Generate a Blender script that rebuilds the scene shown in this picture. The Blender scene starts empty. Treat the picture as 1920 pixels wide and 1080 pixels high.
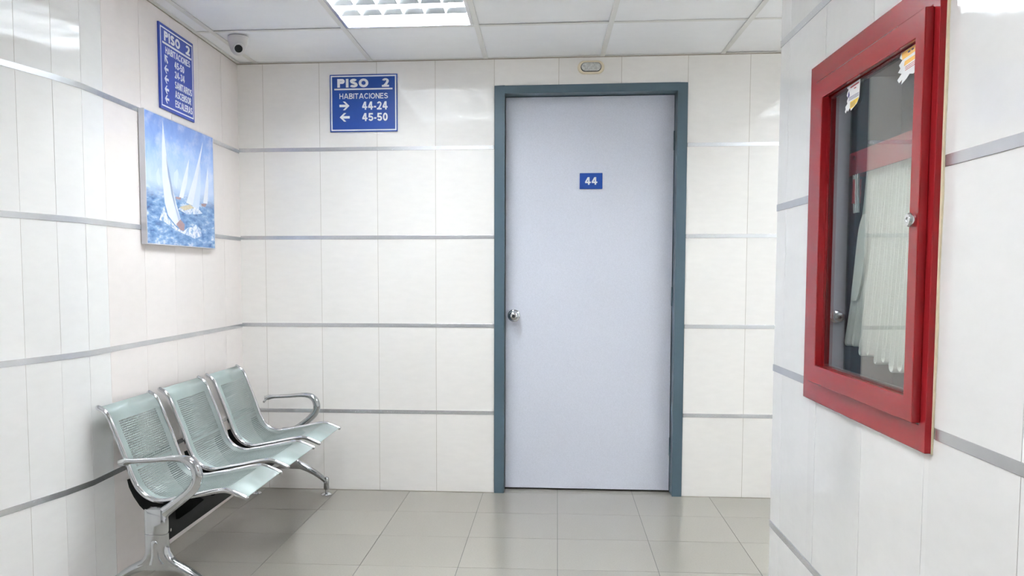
import bpy, bmesh, math, random
from mathutils import Vector, Matrix
random.seed(7)
SC = bpy.context.scene
COL = SC.collection
PI = math.pi

# ------------------------------------------------------------------ camera
F_PX, YAW, PITCH, ROLL = 1609.37, math.radians(4.7095), math.radians(4.001), math.radians(-0.03)
cam_data = bpy.data.cameras.new('camera')
cam = bpy.data.objects.new('camera', cam_data)
COL.objects.link(cam)
SC.camera = cam
cam_data.sensor_fit = 'HORIZONTAL'
cam_data.sensor_width = 36.0
cam_data.lens = F_PX / 1920 * 36.0
cam_data.shift_x = 71.88 / 1920
cam_data.shift_y = 85.10 / 1920
cam_data.clip_start = 0.02
cam.matrix_world = (Matrix.Translation((0, 0, 1.1833)) @ Matrix.Rotation(YAW, 4, 'Z')
                    @ Matrix.Rotation(-PITCH, 4, 'X') @ Matrix.Rotation(-ROLL, 4, 'Y')
                    @ Matrix.Rotation(PI / 2, 4, 'X'))

# ------------------------------------------------------------------ world, exposure
world = bpy.data.worlds.new('world')
SC.world = world
world.use_nodes = True
world.node_tree.nodes['Background'].inputs[0].default_value = (0.9, 0.95, 1.0, 1)
world.node_tree.nodes['Background'].inputs[1].default_value = 0.05
SC.view_settings.view_transform = 'Standard'
SC.view_settings.look = 'None'
SC.view_settings.exposure = -0.10
SC.view_settings.gamma = 1.0
SC.view_settings.use_curve_mapping = False
SC.cycles.use_denoising = True
SC.cycles.max_bounces = 20
SC.cycles.diffuse_bounces = 16
SC.cycles.glossy_bounces = 5
SC.cycles.transparent_max_bounces = 16
SC.cycles.sample_clamp_indirect = 30.0
SC.cycles.caustics_reflective = True
SC.cycles.blur_glossy = 0.6
SC.cycles.caustics_refractive = False
TUBE_STRENGTH = 56.0

# ------------------------------------------------------------------ helpers
ORG = {}


class MB:
    """collects faces and links them as one mesh object"""
    def __init__(self):
        self.v = []; self.f = []; self.m = []; self.uv = {}

    def face(self, pts, mi=0, uv=None):
        i = len(self.v)
        self.v += [tuple(p) for p in pts]
        if uv: self.uv[len(self.f)] = uv
        self.f.append(tuple(range(i, i + len(pts)))); self.m.append(mi)

    def add(self, vs, fs, mi=0):
        i = len(self.v)
        self.v += [tuple(p) for p in vs]
        for q in fs:
            self.f.append(tuple(i + k for k in q)); self.m.append(mi)

    def box(self, x0, x1, y0, y1, z0, z1, mi=0):
        vs = [(x, y, z) for x in (x0, x1) for y in (y0, y1) for z in (z0, z1)]
        self.add(vs, [(0, 1, 3, 2), (4, 6, 7, 5), (0, 4, 5, 1), (2, 3, 7, 6), (0, 2, 6, 4), (1, 5, 7, 3)], mi)

    def prism(self, poly, fn, w0, w1, mi=0):
        n = len(poly)
        vs = [fn(u, v, w0) for u, v in poly] + [fn(u, v, w1) for u, v in poly]
        fs = [tuple(range(n)), tuple(range(n, 2 * n))]
        fs += [(i, (i + 1) % n, n + (i + 1) % n, n + i) for i in range(n)]
        self.add(vs, fs, mi)

    def ring(self, fn, o, i, w0, w1, mi=0):
        """frame: outer rect o=(u0,u1,v0,v1), inner rect i, between depths w0 and w1"""
        def r(t): return [(t[0], t[2]), (t[1], t[2]), (t[1], t[3]), (t[0], t[3])]
        vs = [fn(u, v, w) for w in (w0, w1) for t in (o, i) for u, v in r(t)]
        fs = []
        for k in range(4):
            n = (k + 1) % 4
            fs += [(k, n, 4 + n, 4 + k), (8 + k, 8 + n, 12 + n, 12 + k), (k, n, 8 + n, 8 + k), (4 + k, 4 + n, 12 + n, 12 + k)]
        self.add(vs, fs, mi)

    def tube(self, path, rad, n=12, side=None, mi=0, cap=True):
        """sweep; rad is a number, or a list of numbers or (across, along side) pairs"""
        P = [Vector(p) for p in path]
        N = len(P)
        R = rad if isinstance(rad, list) else [rad] * N
        vs = []
        prev = None
        for k in range(N):
            t = (P[min(k + 1, N - 1)] - P[max(k - 1, 0)]).normalized()
            if side is not None:
                b = Vector(side); b = (b - t * b.dot(t)).normalized()
            elif prev is None:
                b = t.orthogonal().normalized()
            else:
                b = (prev - t * prev.dot(t)).normalized()
            prev = b
            a = b.cross(t)
            ra, rb = R[k] if isinstance(R[k], (tuple, list)) else (R[k], R[k])
            for j in range(n):
                an = 2 * PI * j / n
                vs.append(P[k] + a * (ra * math.cos(an)) + b * (rb * math.sin(an)))
        fs = []
        for k in range(N - 1):
            for j in range(n):
                j2 = (j + 1) % n
                fs.append((k * n + j, k * n + j2, (k + 1) * n + j2, (k + 1) * n + j))
        if cap:
            fs += [tuple(range(n)), tuple(range((N - 1) * n, N * n))]
        self.add(vs, fs, mi)

    def lathe(self, c, axis, prof, n=24, mi=0, sx=1.0, sy=1.0, up=None):
        """profile (radius, height) about an axis through c; sx, sy squash it"""
        a = Vector(axis).normalized()
        u = (Vector(up) if up else a.orthogonal()); u = (u - a * u.dot(a)).normalized()
        w = a.cross(u)
        c = Vector(c)
        vs = []; fs = []
        for r, h in prof:
            for j in range(n):
                an = 2 * PI * j / n
                vs.append(c + a * h + u * (r * sx * math.cos(an)) + w * (r * sy * math.sin(an)))
        for k in range(len(prof) - 1):
            for j in range(n):
                j2 = (j + 1) % n
                fs.append((k * n + j, k * n + j2, (k + 1) * n + j2, (k + 1) * n + j))
        fs += [tuple(range(n)), tuple(range((len(prof) - 1) * n, len(prof) * n))]
        self.add(vs, fs, mi)

    def build(self, name, mats, parent=None, smooth=None, bevel=0, weld=True):
        me = bpy.data.meshes.new(name)
        o = ORG.get(parent.name, Vector((0, 0, 0))) if parent else Vector((0, 0, 0))
        me.from_pydata([(p[0] - o[0], p[1] - o[1], p[2] - o[2]) for p in self.v], [], self.f)
        for m in (mats if isinstance(mats, (list, tuple)) else [mats]):
            me.materials.append(m)
        for p, mi in zip(me.polygons, self.m): p.material_index = mi
        if self.uv:
            l = me.uv_layers.new(name='UVMap')
            for fi, uvs in self.uv.items():
                for li, q in zip(me.polygons[fi].loop_indices, uvs): l.data[li].uv = q
        bm = bmesh.new(); bm.from_mesh(me)
        if weld: bmesh.ops.remove_doubles(bm, verts=bm.verts, dist=1e-5)
        bmesh.ops.recalc_face_normals(bm, faces=bm.faces)
        bm.to_mesh(me); bm.free()
        if smooth:
            for p in me.polygons: p.use_smooth = True
            me.set_sharp_from_angle(angle=math.radians(smooth))
        ob = bpy.data.objects.new(name, me)
        COL.objects.link(ob)
        if parent:
            ob.parent = parent
        ORG[ob.name] = o
        if bevel:
            b = ob.modifiers.new('bevel', 'BEVEL'); b.width = bevel; b.segments = 2; b.limit_method = 'ANGLE'
        return ob


def tag(o, label=None, cat=None, group=None, kind=None):
    if label: o['label'] = label
    if cat: o['category'] = cat
    if group: o['group'] = group
    if kind: o['kind'] = kind
    return o


def thing(name, loc, label, cat):
    e = bpy.data.objects.new(name, None)
    e.location = loc; e.empty_display_size = 0.1
    COL.objects.link(e)
    ORG[e.name] = Vector(loc)
    return tag(e, label, cat)


def smooth_path(pts, sub=6):
    """Catmull-Rom through points of any dimension"""
    out = []
    n = len(pts)
    for i in range(n - 1):
        p0, p1, p2, p3 = pts[max(i - 1, 0)], pts[i], pts[i + 1], pts[min(i + 2, n - 1)]
        for k in range(sub):
            t = k / sub
            out.append(tuple(0.5 * (2 * b + (c - a) * t + (2 * a - 5 * b + 4 * c - d) * t * t + (3 * b - a - 3 * c + d) * t ** 3)
                             for a, b, c, d in zip(p0, p1, p2, p3)))
    out.append(tuple(pts[-1]))
    return out


def _arc(cx, cy, rx, ry, a0, a1, n=12):
    return [(cx + rx * math.cos(math.radians(a0 + (a1 - a0) * k / n)), cy + ry * math.sin(math.radians(a0 + (a1 - a0) * k / n))) for k in range(n + 1)]


def glyph(ch, t):
    """strokes (centre lines) of a grotesque capital or figure, height 1; returns width, strokes"""
    h = t / 2
    if ch == 'I': return t, [[(h, 0), (h, 1)]]
    if ch == '-': return 0.30, [[(0, .36), (.30, .36)]]
    if ch == 'H': return .80, [[(h, 0), (h, 1)], [(.80 - h, 0), (.80 - h, 1)], [(h, .52), (.80 - h, .52)]]
    if ch == 'T': return .80, [[(0, 1 - h), (.80, 1 - h)], [(.40, 0), (.40, 1 - h)]]
    if ch == 'L': return .66, [[(h, 0), (h, 1)], [(0, h), (.66, h)]]
    if ch == 'E': return .70, [[(h, 0), (h, 1)], [(h, h), (.70, h)], [(h, 1 - h), (.68, 1 - h)], [(h, .52), (.64, .52)]]
    if ch == 'N': return .80, [[(h, 0), (h, 1)], [(.80 - h, 0), (.80 - h, 1)], [(h * 1.1, 1 - h * .4), (.80 - h * 1.1, h * .4)]]
    if ch == 'A': return .98, [[(h * .9, 0), (.49 - h * .25, 1), ], [(.98 - h * .9, 0), (.49 + h * .25, 1)], [(.24, .30), (.74, .30)]]
    if ch in 'PR':
        w = .76
        st = [[(h, 0), (h, 1)], [(h, 1 - h)] + _arc(w - .27, .715, .27 - h, .285 - h, 90, -90) + [(h, .43 + h)]]
        if ch == 'R': w = .82; st.append([(.42, .47), (.82 - h * 1.15, 0)])
        return w, st
    if ch == 'B':
        return .78, [[(h, 0), (h, 1)], [(h, 1 - h)] + _arc(.48, .755, .26 - h, .245 - h, 90, -90) + [(h, .51 + h * .1)],
                     [(h, .53)] + _arc(.50, .275, .28 - h, .275 - h, 90, -90) + [(h, h)]]
    if ch == 'O': return .98, [_arc(.49, .5, .49 - h, .5 - h, 0, 360, 32)]
    if ch == '0': return .64, [_arc(.32, .5, .32 - h, .5 - h, 0, 360, 28)]
    if ch == 'C': return .90, [_arc(.47, .5, .47 - h, .5 - h, 42, 318, 28)]
    if ch == 'S':
        return .82, [_arc(.41, .735, .37 - h, .265 - h, 18, 180, 12) + _arc(.41, .735, .37 - h, .21 - h * .2, 195, 262, 5)
                     + _arc(.41, .275, .41 - h, .225 - h * .1, 82, 10, 5) + _arc(.41, .275, .41 - h, .275 - h, 0, -165, 12)]
    if ch == '2':
        return .66, [_arc(.33, .69, .31 - h, .31 - h, 165, -25, 14) + [(.40, .36), (.14 + h * .4, h)], [(.01, h), (.66, h)]]
    if ch == '3':
        return .66, [_arc(.32, .745, .31 - h, .255 - h, 160, -90, 12), _arc(.32, .285, .33 - h, .285 - h, 90, -165, 14)]
    if ch == '4': return .70, [[(.56 - h, 0), (.56 - h, 1)], [(.56 - h * 1.6, 1 - h * .35), (h * .75, .31)], [(.02, .22 + h), (.70, .22 + h)]]
    if ch == '5':
        return .66, [[(.62, 1 - h), (.16, 1 - h), (.115, .45)], _arc(.33, .325, .33 - h, .325 - h, 142, -160, 16)]
    raise ValueError(ch)


def text_part(name, s, box, fn, mat, parent, bold=0.2, depth=0.0012):
    """raised letters filling box=(u0,u1,v0,v1) of the surface fn(u,v,w); bold is the stroke width for height 1"""
    t = bold
    x = 0.0
    ribs = []
    for ch in s:
        w, st = glyph(ch, t)
        for q in st: ribs.append([(px + x, py) for px, py in q])
        x += w + (0.11 if ch != '-' else 0.10)
    W = x - 0.11
    mb = MB()
    k = 0
    for q in ribs:
        k += 1
        closed = math.hypot(q[0][0] - q[-1][0], q[0][1] - q[-1][1]) < 1e-4
        n = len(q)
        Ls, Rs = [], []
        for i in range(n):
            p = Vector(q[i])
            a = Vector(q[i - 1]) if i else (Vector(q[-2]) if closed else None)
            b = Vector(q[i + 1]) if i < n - 1 else (Vector(q[1]) if closed else None)
            d1 = (p - a).normalized() if a is not None else (b - p).normalized()
            d2 = (b - p).normalized() if b is not None else d1
            n1, n2 = Vector((-d1.y, d1.x)), Vector((-d2.y, d2.x))
            m = n1 + n2
            m = m.normalized() if m.length > 1e-6 else n1
            m = m * (t / 2 / max(0.55, m.dot(n1)))
            Ls.append(p + m); Rs.append(p - m)
        z1 = depth + 0.00001 * (k % 5)
        def P(v, w): return fn(box[0] + v.x / W * (box[1] - box[0]), box[2] + v.y * (box[3] - box[2]), w)
        vs = [P(v, w) for w in (0, z1) for side in (Ls, Rs) for v in side]
        fs = []
        for i in range(n - 1):
            fs += [(2 * n + i, 2 * n + i + 1, 3 * n + i + 1, 3 * n + i), (i, i + 1, n + i + 1, n + i), (i, i + 1, 2 * n + i + 1, 2 * n + i), (n + i, n + i + 1, 3 * n + i + 1, 3 * n + i)]
        if not closed: fs += [(0, n, 3 * n, 2 * n), (n - 1, 2 * n - 1, 4 * n - 1, 3 * n - 1)]
        mb.add(vs, fs)
    return mb.build(name, mat, parent, weld=False)


# ------------------------------------------------------------------ materials
def s2l(c):
    return tuple(((x / 255) / 12.92 if x / 255 <= 0.04045 else ((x / 255 + 0.055) / 1.055) ** 2.4) for x in c) + (1,)


def mat(name, col, rough=0.5, metal=0.0, spec=0.5, var=0.0, scale=30.0, bump=0.0, bscale=40.0, island=0.0, coat=0.0, stretch=None, rvar=0.0):
    m = bpy.data.materials.new(name); m.use_nodes = True
    nt = m.node_tree; N = nt.nodes; L = nt.links
    b = N['Principled BSDF']
    b.inputs['Base Color'].default_value = col
    b.inputs['Roughness'].default_value = rough
    b.inputs['Metallic'].default_value = metal
    b.inputs['Specular IOR Level'].default_value = spec
    if coat: b.inputs['Coat Weight'].default_value = coat; b.inputs['Coat Roughness'].default_value = 0.05
    tc = N.new('ShaderNodeTexCoord')
    src = tc.outputs['Object']
    if stretch:
        mp = N.new('ShaderNodeMapping'); mp.inputs['Scale'].default_value = stretch
        L.new(src, mp.inputs[0]); src = mp.outputs[0]
    nz = N.new('ShaderNodeTexNoise'); nz.inputs['Scale'].default_value = scale; nz.inputs['Detail'].default_value = 5
    L.new(src, nz.inputs['Vector'])
    if var or island:
        f = N.new('ShaderNodeMath'); f.operation = 'MULTIPLY_ADD'
        L.new(nz.outputs['Fac'], f.inputs[0]); f.inputs[1].default_value = 2 * var; f.inputs[2].default_value = 1 - var
        out = f.outputs[0]
        if island:
            g = N.new('ShaderNodeNewGeometry')
            h = N.new('ShaderNodeMath'); h.operation = 'MULTIPLY_ADD'
            L.new(g.outputs['Random Per Island'], h.inputs[0]); h.inputs[1].default_value = island; h.inputs[2].default_value = 1 - island / 2
            k = N.new('ShaderNodeMath'); k.operation = 'MULTIPLY'
            L.new(out, k.inputs[0]); L.new(h.outputs[0], k.inputs[1]); out = k.outputs[0]
        vm = N.new('ShaderNodeVectorMath'); vm.operation = 'SCALE'
        vm.inputs[0].default_value = col[:3]
        L.new(out, vm.inputs['Scale']); L.new(vm.outputs[0], b.inputs['Base Color'])
    if rvar:
        f = N.new('ShaderNodeMath'); f.operation = 'MULTIPLY_ADD'
        L.new(nz.outputs['Fac'], f.inputs[0]); f.inputs[1].default_value = 2 * rvar; f.inputs[2].default_value = rough - rvar
        L.new(f.outputs[0], b.inputs['Roughness'])
    if bump:
        n2 = N.new('ShaderNodeTexNoise'); n2.inputs['Scale'].default_value = bscale; n2.inputs['Detail'].default_value = 3
        L.new(tc.outputs['Object'], n2.inputs['Vector'])
        bp = N.new('ShaderNodeBump'); bp.inputs['Strength'].default_value = bump; bp.inputs['Distance'].default_value = 0.01
        L.new(n2.outputs['Fac'], bp.inputs['Height']); L.new(bp.outputs[0], b.inputs['Normal'])
    return m


def emit(name, col, s):
    m = bpy.data.materials.new(name); m.use_nodes = True
    nt = m.node_tree; nt.nodes.remove(nt.nodes['Principled BSDF'])
    e = nt.nodes.new('ShaderNodeEmission'); e.inputs[0].default_value = col; e.inputs[1].default_value = s
    nt.links.new(e.outputs[0], nt.nodes['Material Output'].inputs[0])
    return m


M = {}
M['tile_warm'] = mat('glazed_wall_tile_warm', (0.855, 0.825, 0.795, 1), 0.06, spec=0.5, var=0.04, scale=14, bump=0.05, bscale=14, island=0.035, stretch=(1, 1, 3))
M['tile'] = mat('glazed_wall_tile', (0.85, 0.84, 0.828, 1), 0.06, spec=0.5, var=0.035, scale=14, bump=0.05, bscale=14, island=0.035, stretch=(1, 1, 3))
M['tile_pink_cast'] = mat('glazed_wall_tile_pink_cast', (0.86, 0.80, 0.775, 1), 0.06, spec=0.5, var=0.03, scale=14, bump=0.05, bscale=14, island=0.03, stretch=(1, 1, 3))  # same kind of tile; pinkish cast of the light put into its colour
M['grout'] = mat('tile_grout', (0.42, 0.37, 0.31, 1), 0.9, var=0.15, scale=20)
M['strip'] = mat('brushed_metal_strip', (0.68, 0.69, 0.71, 1), 0.27, metal=0.8, var=0.12, scale=9, bump=0.02, bscale=60)
M['floor'] = mat('porcelain_floor_tile', (0.29, 0.272, 0.236, 1), 0.15, spec=0.5, var=0.10, scale=160, island=0.05, bump=0.006, bscale=30)
M['floor_grout'] = mat('floor_grout', (0.07, 0.065, 0.06, 1), 0.9)
M['ceil'] = mat('ceiling_panel_white', (0.93, 0.93, 0.94, 1), 0.75, var=0.03, scale=12, bump=0.03, bscale=60)
M['grid'] = mat('ceiling_grid_white', (0.80, 0.79, 0.76, 1), 0.45, var=0.03, scale=10)
M['plaster'] = mat('plaster_white', (0.85, 0.85, 0.84, 1), 0.8, var=0.03)
M['void'] = mat('dark_void', (0.03, 0.03, 0.03, 1), 0.9)
M['leaf'] = mat('speckled_laminate', s2l((210, 212, 223)), 0.38, spec=0.4, var=0.13, scale=230, rvar=0.03)
M['frame'] = mat('slate_blue_paint', s2l((78, 98, 110)), 0.32, var=0.08, scale=8, bump=0.02, bscale=50)
M['chrome'] = mat('chrome', (0.68, 0.69, 0.71, 1), 0.08, metal=1.0, var=0.03)
M['steel'] = mat('cast_aluminium', (0.56, 0.575, 0.59, 1), 0.10, metal=1.0, var=0.05, scale=12)
M['black'] = mat('black_steel', (0.006, 0.007, 0.007, 1), 0.5, spec=0.15, var=0.1)
M['blue'] = mat('sign_blue', s2l((22, 70, 158)), 0.35, var=0.04)
M['blue2'] = mat('sign_royal_blue', s2l((50, 76, 172)), 0.35, var=0.04)
M['blue_edge'] = mat('sign_edge_navy', s2l((22, 50, 112)), 0.4, var=0.04)
M['white'] = mat('sign_white', (0.88, 0.88, 0.88, 1), 0.45, var=0.02)
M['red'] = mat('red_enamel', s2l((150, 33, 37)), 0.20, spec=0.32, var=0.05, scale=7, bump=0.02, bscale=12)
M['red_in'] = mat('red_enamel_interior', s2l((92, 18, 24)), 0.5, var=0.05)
M['caulk'] = mat('old_caulk', s2l((228, 216, 186)), 0.8, var=0.15, scale=60)
M['hose'] = mat('woven_hose_fabric', s2l((236, 236, 230)), 0.85, var=0.06, scale=120, bump=0.15, bscale=300)
M['cam'] = mat('camera_white_plastic', (0.72, 0.70, 0.69, 1), 0.35, var=0.02)
M['lens'] = mat('camera_black_glass', (0.012, 0.02, 0.022, 1), 0.12, var=0.1)
M['cream'] = mat('aged_cream_plastic', s2l((230, 217, 192)), 0.4, var=0.05, scale=15)
M['diff'] = mat('ribbed_lens_plastic', (0.62, 0.62, 0.60, 1), 0.12, var=0.45, scale=110, bump=0.8, bscale=150)
M['louver'] = mat('louver_aluminium', (0.86, 0.91, 0.95, 1), 0.23, metal=1.0, var=0.02)
M['reflector'] = mat('white_reflector', (0.90, 0.92, 0.94, 1), 0.5, var=0.02)
M['tube'] = emit('lit_fluorescent_tube', (0.94, 0.98, 1.0, 1), TUBE_STRENGTH)
M['tube_fill'] = emit('fluorescent_tube_fill', (0.97, 0.98, 1.0, 1), TUBE_STRENGTH * 1.3)  # stronger tubes for the added fill fitting
M['silver'] = mat('silver_moulding', (0.62, 0.62, 0.66, 1), 0.35, metal=0.6, var=0.05)
M['rubber'] = mat('dark_gasket', (0.02, 0.02, 0.022, 1), 0.6, var=0.1)

# glass that lets light through and mirrors the room the more, the flatter one looks along it
g = bpy.data.materials.new('cabinet_glass'); g.use_nodes = True
nt = g.node_tree; nt.nodes.remove(nt.nodes['Principled BSDF'])
geo = nt.nodes.new('ShaderNodeNewGeometry')
dot = nt.nodes.new('ShaderNodeVectorMath'); dot.operation = 'DOT_PRODUCT'
nt.links.new(geo.outputs['Normal'], dot.inputs[0]); nt.links.new(geo.outputs['Incoming'], dot.inputs[1])
ab = nt.nodes.new('ShaderNodeMath'); ab.operation = 'ABSOLUTE'; nt.links.new(dot.outputs['Value'], ab.inputs[0])
om = nt.nodes.new('ShaderNodeMath'); om.operation = 'SUBTRACT'; om.inputs[0].default_value = 1; nt.links.new(ab.outputs[0], om.inputs[1])
pw = nt.nodes.new('ShaderNodeMath'); pw.operation = 'POWER'; nt.links.new(om.outputs[0], pw.inputs[0]); pw.inputs[1].default_value = 5
ma = nt.nodes.new('ShaderNodeMath'); ma.operation = 'MULTIPLY_ADD'; nt.links.new(pw.outputs[0], ma.inputs[0]); ma.inputs[1].default_value = 0.95; ma.inputs[2].default_value = 0.05
tr = nt.nodes.new('ShaderNodeBsdfTransparent'); tr.inputs[0].default_value = (0.95, 0.97, 0.96, 1)
gl = nt.nodes.new('ShaderNodeBsdfGlossy'); gl.inputs['Roughness'].default_value = 0.0; gl.inputs[0].default_value = (1, 1, 1, 1)
mx = nt.nodes.new('ShaderNodeMixShader')
nt.links.new(ma.outputs[0], mx.inputs[0]); nt.links.new(tr.outputs[0], mx.inputs[1]); nt.links.new(gl.outputs[0], mx.inputs[2])
nt.links.new(mx.outputs[0], nt.nodes['Material Output'].inputs[0])
M['glass'] = g


def perforated():
    """pale powder-coated steel with a staggered field of punched holes, laid out in metres in the UV map"""
    m = mat('perforated_steel', s2l((152, 164, 161)), 0.45, metal=0.1, var=0.03, scale=10)
    nt = m.node_tree; N = nt.nodes; L = nt.links
    uv = N.new('ShaderNodeUVMap'); uv.uv_map = 'UVMap'
    p = 0.0100; q = p * math.sqrt(3)
    ds = []
    for off in (0.0, 0.5):
        dv = N.new('ShaderNodeVectorMath'); dv.operation = 'MULTIPLY_ADD'
        dv.inputs[1].default_value = (1 / p, 1 / q, 0); dv.inputs[2].default_value = (off, off, 0)
        L.new(uv.outputs[0], dv.inputs[0])
        fr = N.new('ShaderNodeVectorMath'); fr.operation = 'FRACTION'; L.new(dv.outputs[0], fr.inputs[0])
        sc = N.new('ShaderNodeVectorMath'); sc.operation = 'MULTIPLY_ADD'
        sc.inputs[1].default_value = (p, q, 0); sc.inputs[2].default_value = (-p / 2, -q / 2, 0); L.new(fr.outputs[0], sc.inputs[0])
        ln = N.new('ShaderNodeVectorMath'); ln.operation = 'LENGTH'; L.new(sc.outputs[0], ln.inputs[0])
        ds.append(ln.outputs['Value'])
    mn = N.new('ShaderNodeMath'); mn.operation = 'MINIMUM'; L.new(ds[0], mn.inputs[0]); L.new(ds[1], mn.inputs[1])
    hole = N.new('ShaderNodeMath'); hole.operation = 'LESS_THAN'; L.new(mn.outputs[0], hole.inputs[0]); hole.inputs[1].default_value = 0.0033
    sp = N.new('ShaderNodeSeparateXYZ'); L.new(uv.outputs[0], sp.inputs[0])
    f = hole.outputs[0]

    def gate(src, op, val, f):
        c = N.new('ShaderNodeMath'); c.operation = op; L.new(src, c.inputs[0]); c.inputs[1].default_value = val
        k = N.new('ShaderNodeMath'); k.operation = 'MULTIPLY'; L.new(c.outputs[0], k.inputs[0]); L.new(f, k.inputs[1])
        return k.outputs[0]
    f = gate(sp.outputs[0], 'GREATER_THAN', 0.050, f); f = gate(sp.outputs[0], 'LESS_THAN', SEAT_W - 0.050, f)
    f = gate(sp.outputs[1], 'GREATER_THAN', 0.075, f); f = gate(sp.outputs[1], 'LESS_THAN', 0.665, f)
    d = N.new('ShaderNodeMath'); d.operation = 'SUBTRACT'; L.new(sp.outputs[1], d.inputs[0]); d.inputs[1].default_value = 0.262
    a = N.new('ShaderNodeMath'); a.operation = 'ABSOLUTE'; L.new(d.outputs[0], a.inputs[0])
    f = gate(a.outputs[0], 'GREATER_THAN', 0.004, f)
    b = N['Principled BSDF']
    inv = N.new('ShaderNodeMath'); inv.operation = 'SUBTRACT'; inv.inputs[0].default_value = 1; L.new(f, inv.inputs[1])
    L.new(inv.outputs[0], b.inputs['Alpha'])
    return m


SEAT_W = 0.395
M['perf'] = perforated()

# ------------------------------------------------------------------ the room
D = 4.5647            # back wall
H = 2.302             # ceiling
XR = 0.679            # face of the wall on the right
ZS = [0.4346, 0.9042, 1.3757, 1.8447]
ZL = [0.4310, 0.8990, 1.3695, 1.8375]
ZR = [0.4346, 0.9041, 1.3737, 1.8430]
SH = 0.010            # half height of a metal strip


def sub_rect(r, h):
    s0, s1, z0, z1 = r; a, b, c, d = h
    if a >= s1 or b <= s0 or c >= z1 or d <= z0: return [r]
    out = []
    if a > s0: out.append((s0, a, z0, z1))
    if b < s1: out.append((b, s1, z0, z1))
    lo, hi = max(s0, a), min(s1, b)
    if c > z0: out.append((lo, hi, z0, c))
    if d < z1: out.append((lo, hi, d, z1))
    return out


def tiles(mb, fn, joints, strips, holes=(), g=0.0009, mi=0):
    """fn(s, z, out) -> point; one glazed tile between each two joints and each two strips"""
    zz = [0.002]
    for z in strips: zz += [z - SH, z + SH]
    zz.append(H - 0.0045)
    for a, b in zip(joints[:-1], joints[1:]):
        for c, d in zip(zz[0::2], zz[1::2]):
            rs = [(a, b, c, d)]
            for h in holes: rs = [q for r in rs for q in sub_rect(r, h)]
            for s0, s1, z0, z1 in rs:
                if s1 - s0 < 0.004 or z1 - z0 < 0.004: continue
                k = 1 if b > a else -1
                s0 += g * (s0 == a); s1 -= g * (s1 == b)
                z0 += 0.0003; z1 -= 0.0003
                t = [random.uniform(-0.00035, 0.0002) for _ in range(4)]
                fr = [fn(s0, z0, t[0]), fn(s1, z0, t[1]), fn(s1, z1, t[2]), fn(s0, z1, t[3])]
                bk = [fn(s0, z0, -.006), fn(s1, z0, -.006), fn(s1, z1, -.006), fn(s0, z1, -.006)]
                mb.add(fr + bk, [(0, 1, 2, 3), (0, 1, 5, 4), (1, 2, 6, 5), (2, 3, 7, 6), (3, 0, 4, 7)], mi)


# back wall
def f_back(s, z, w): return (s, D - w, z)


mb = MB()
jb = [-1.75, -1.5078, -1.2005, -0.8905, -0.5783, -0.2665, 0.7305, 1.0433, 1.345, 1.65, 1.955, 2.26, 2.565, 2.87, 3.02]
DH = (-0.2665, 0.7305, -1, 2.162)
tiles(mb, f_back, jb[:6], ZS)
tiles(mb, f_back, [-0.2665, 0.069, 0.392, 0.7305], ZS, [DH])
tiles(mb, f_back, jb[6:], ZS)
for x0, x1, z0, z1 in sub_rect((-1.75, 3.02, -0.02, H + 0.1), DH):
    mb.box(x0, x1, D + 0.0012, D + 0.16, z0, z1, 1)
mb.box(-0.4, 0.85, D + 0.16, D + 0.18, -0.02, H, 2)
tag(mb.build('wall_back', [M['tile_warm'], M['grout'], M['void']], weld=False), 'cream tiled back wall with the grey door', kind='structure')

# left wall: straight at the bench, bending away towards the camera
def xl(y): return -1.646 - 0.017 * (y - D)


LP = [(y, xl(y)) for y in (4.62, 4.315, 4.016, 3.695, 3.394, 3.085)]
LP += [(2.929, -1.6170), (2.783, -1.6370), (2.635, -1.6715), (2.49, -1.706), (2.34, -1.741), (2.19, -1.77), (2.04, -1.79),
       (1.74, -1.80), (1.44, -1.80), (1.14, -1.80), (0.84, -1.80), (0.54, -1.80), (0.24, -1.80), (-0.06, -1.80), (-0.36, -1.80), (-0.66, -1.80), (-0.96, -1.80), (-1.26, -1.80), (-1.6, -1.80)]
mb = MB()
for k, ((ya, xa), (yb, xb)) in enumerate(zip(LP[:-1], LP[1:])):
    t = Vector((xb - xa, yb - ya, 0)); ln = t.length; t.normalize()
    n = Vector((-t.y, t.x, 0))
    def f_seg(s, z, w, a=Vector((xa, ya, 0)), t=t, n=n): return a + t * s + n * w + Vector((0, 0, z))
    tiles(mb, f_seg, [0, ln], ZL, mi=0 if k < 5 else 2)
    mb.prism([(0, -0.02), (ln, -0.02), (ln, H + 0.1), (0, H + 0.1)], f_seg, -0.0012, -0.12, 1)
tag(mb.build('wall_left', [M['tile_pink_cast'], M['grout'], M['tile']], weld=False), 'tiled left wall behind the bench', kind='structure')

# right wall: the end of a thick wall carrying the cabinet
CAB = (1.560, 2.250, 0.880, 1.682)
YC = 2.60


def f_right(s, z, w): return (XR - w, s, z)


mb = MB()
jr = [-1.6, -1.21, -0.90, -0.59, -0.28, 0.03, 0.34, 0.65, 0.96, 1.268, 1.579, 1.885, 2.195, 2.505, YC]
tiles(mb, f_right, jr, ZR, [CAB])
for y0, y1, z0, z1 in sub_rect((-1.6, YC - 0.001, -0.02, H + 0.1), CAB):
    mb.box(XR + 0.0012, XR + 0.26, y0, y1, z0, z1, 1)
mb.box(XR + 0.26, XR + 0.30, -1.6, YC - 0.001, -0.02, H + 0.1, 1)
tag(mb.build('wall_right', [M['tile'], M['grout']], weld=False), 'tiled wall on the right holding the red cabinet', kind='structure')

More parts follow.
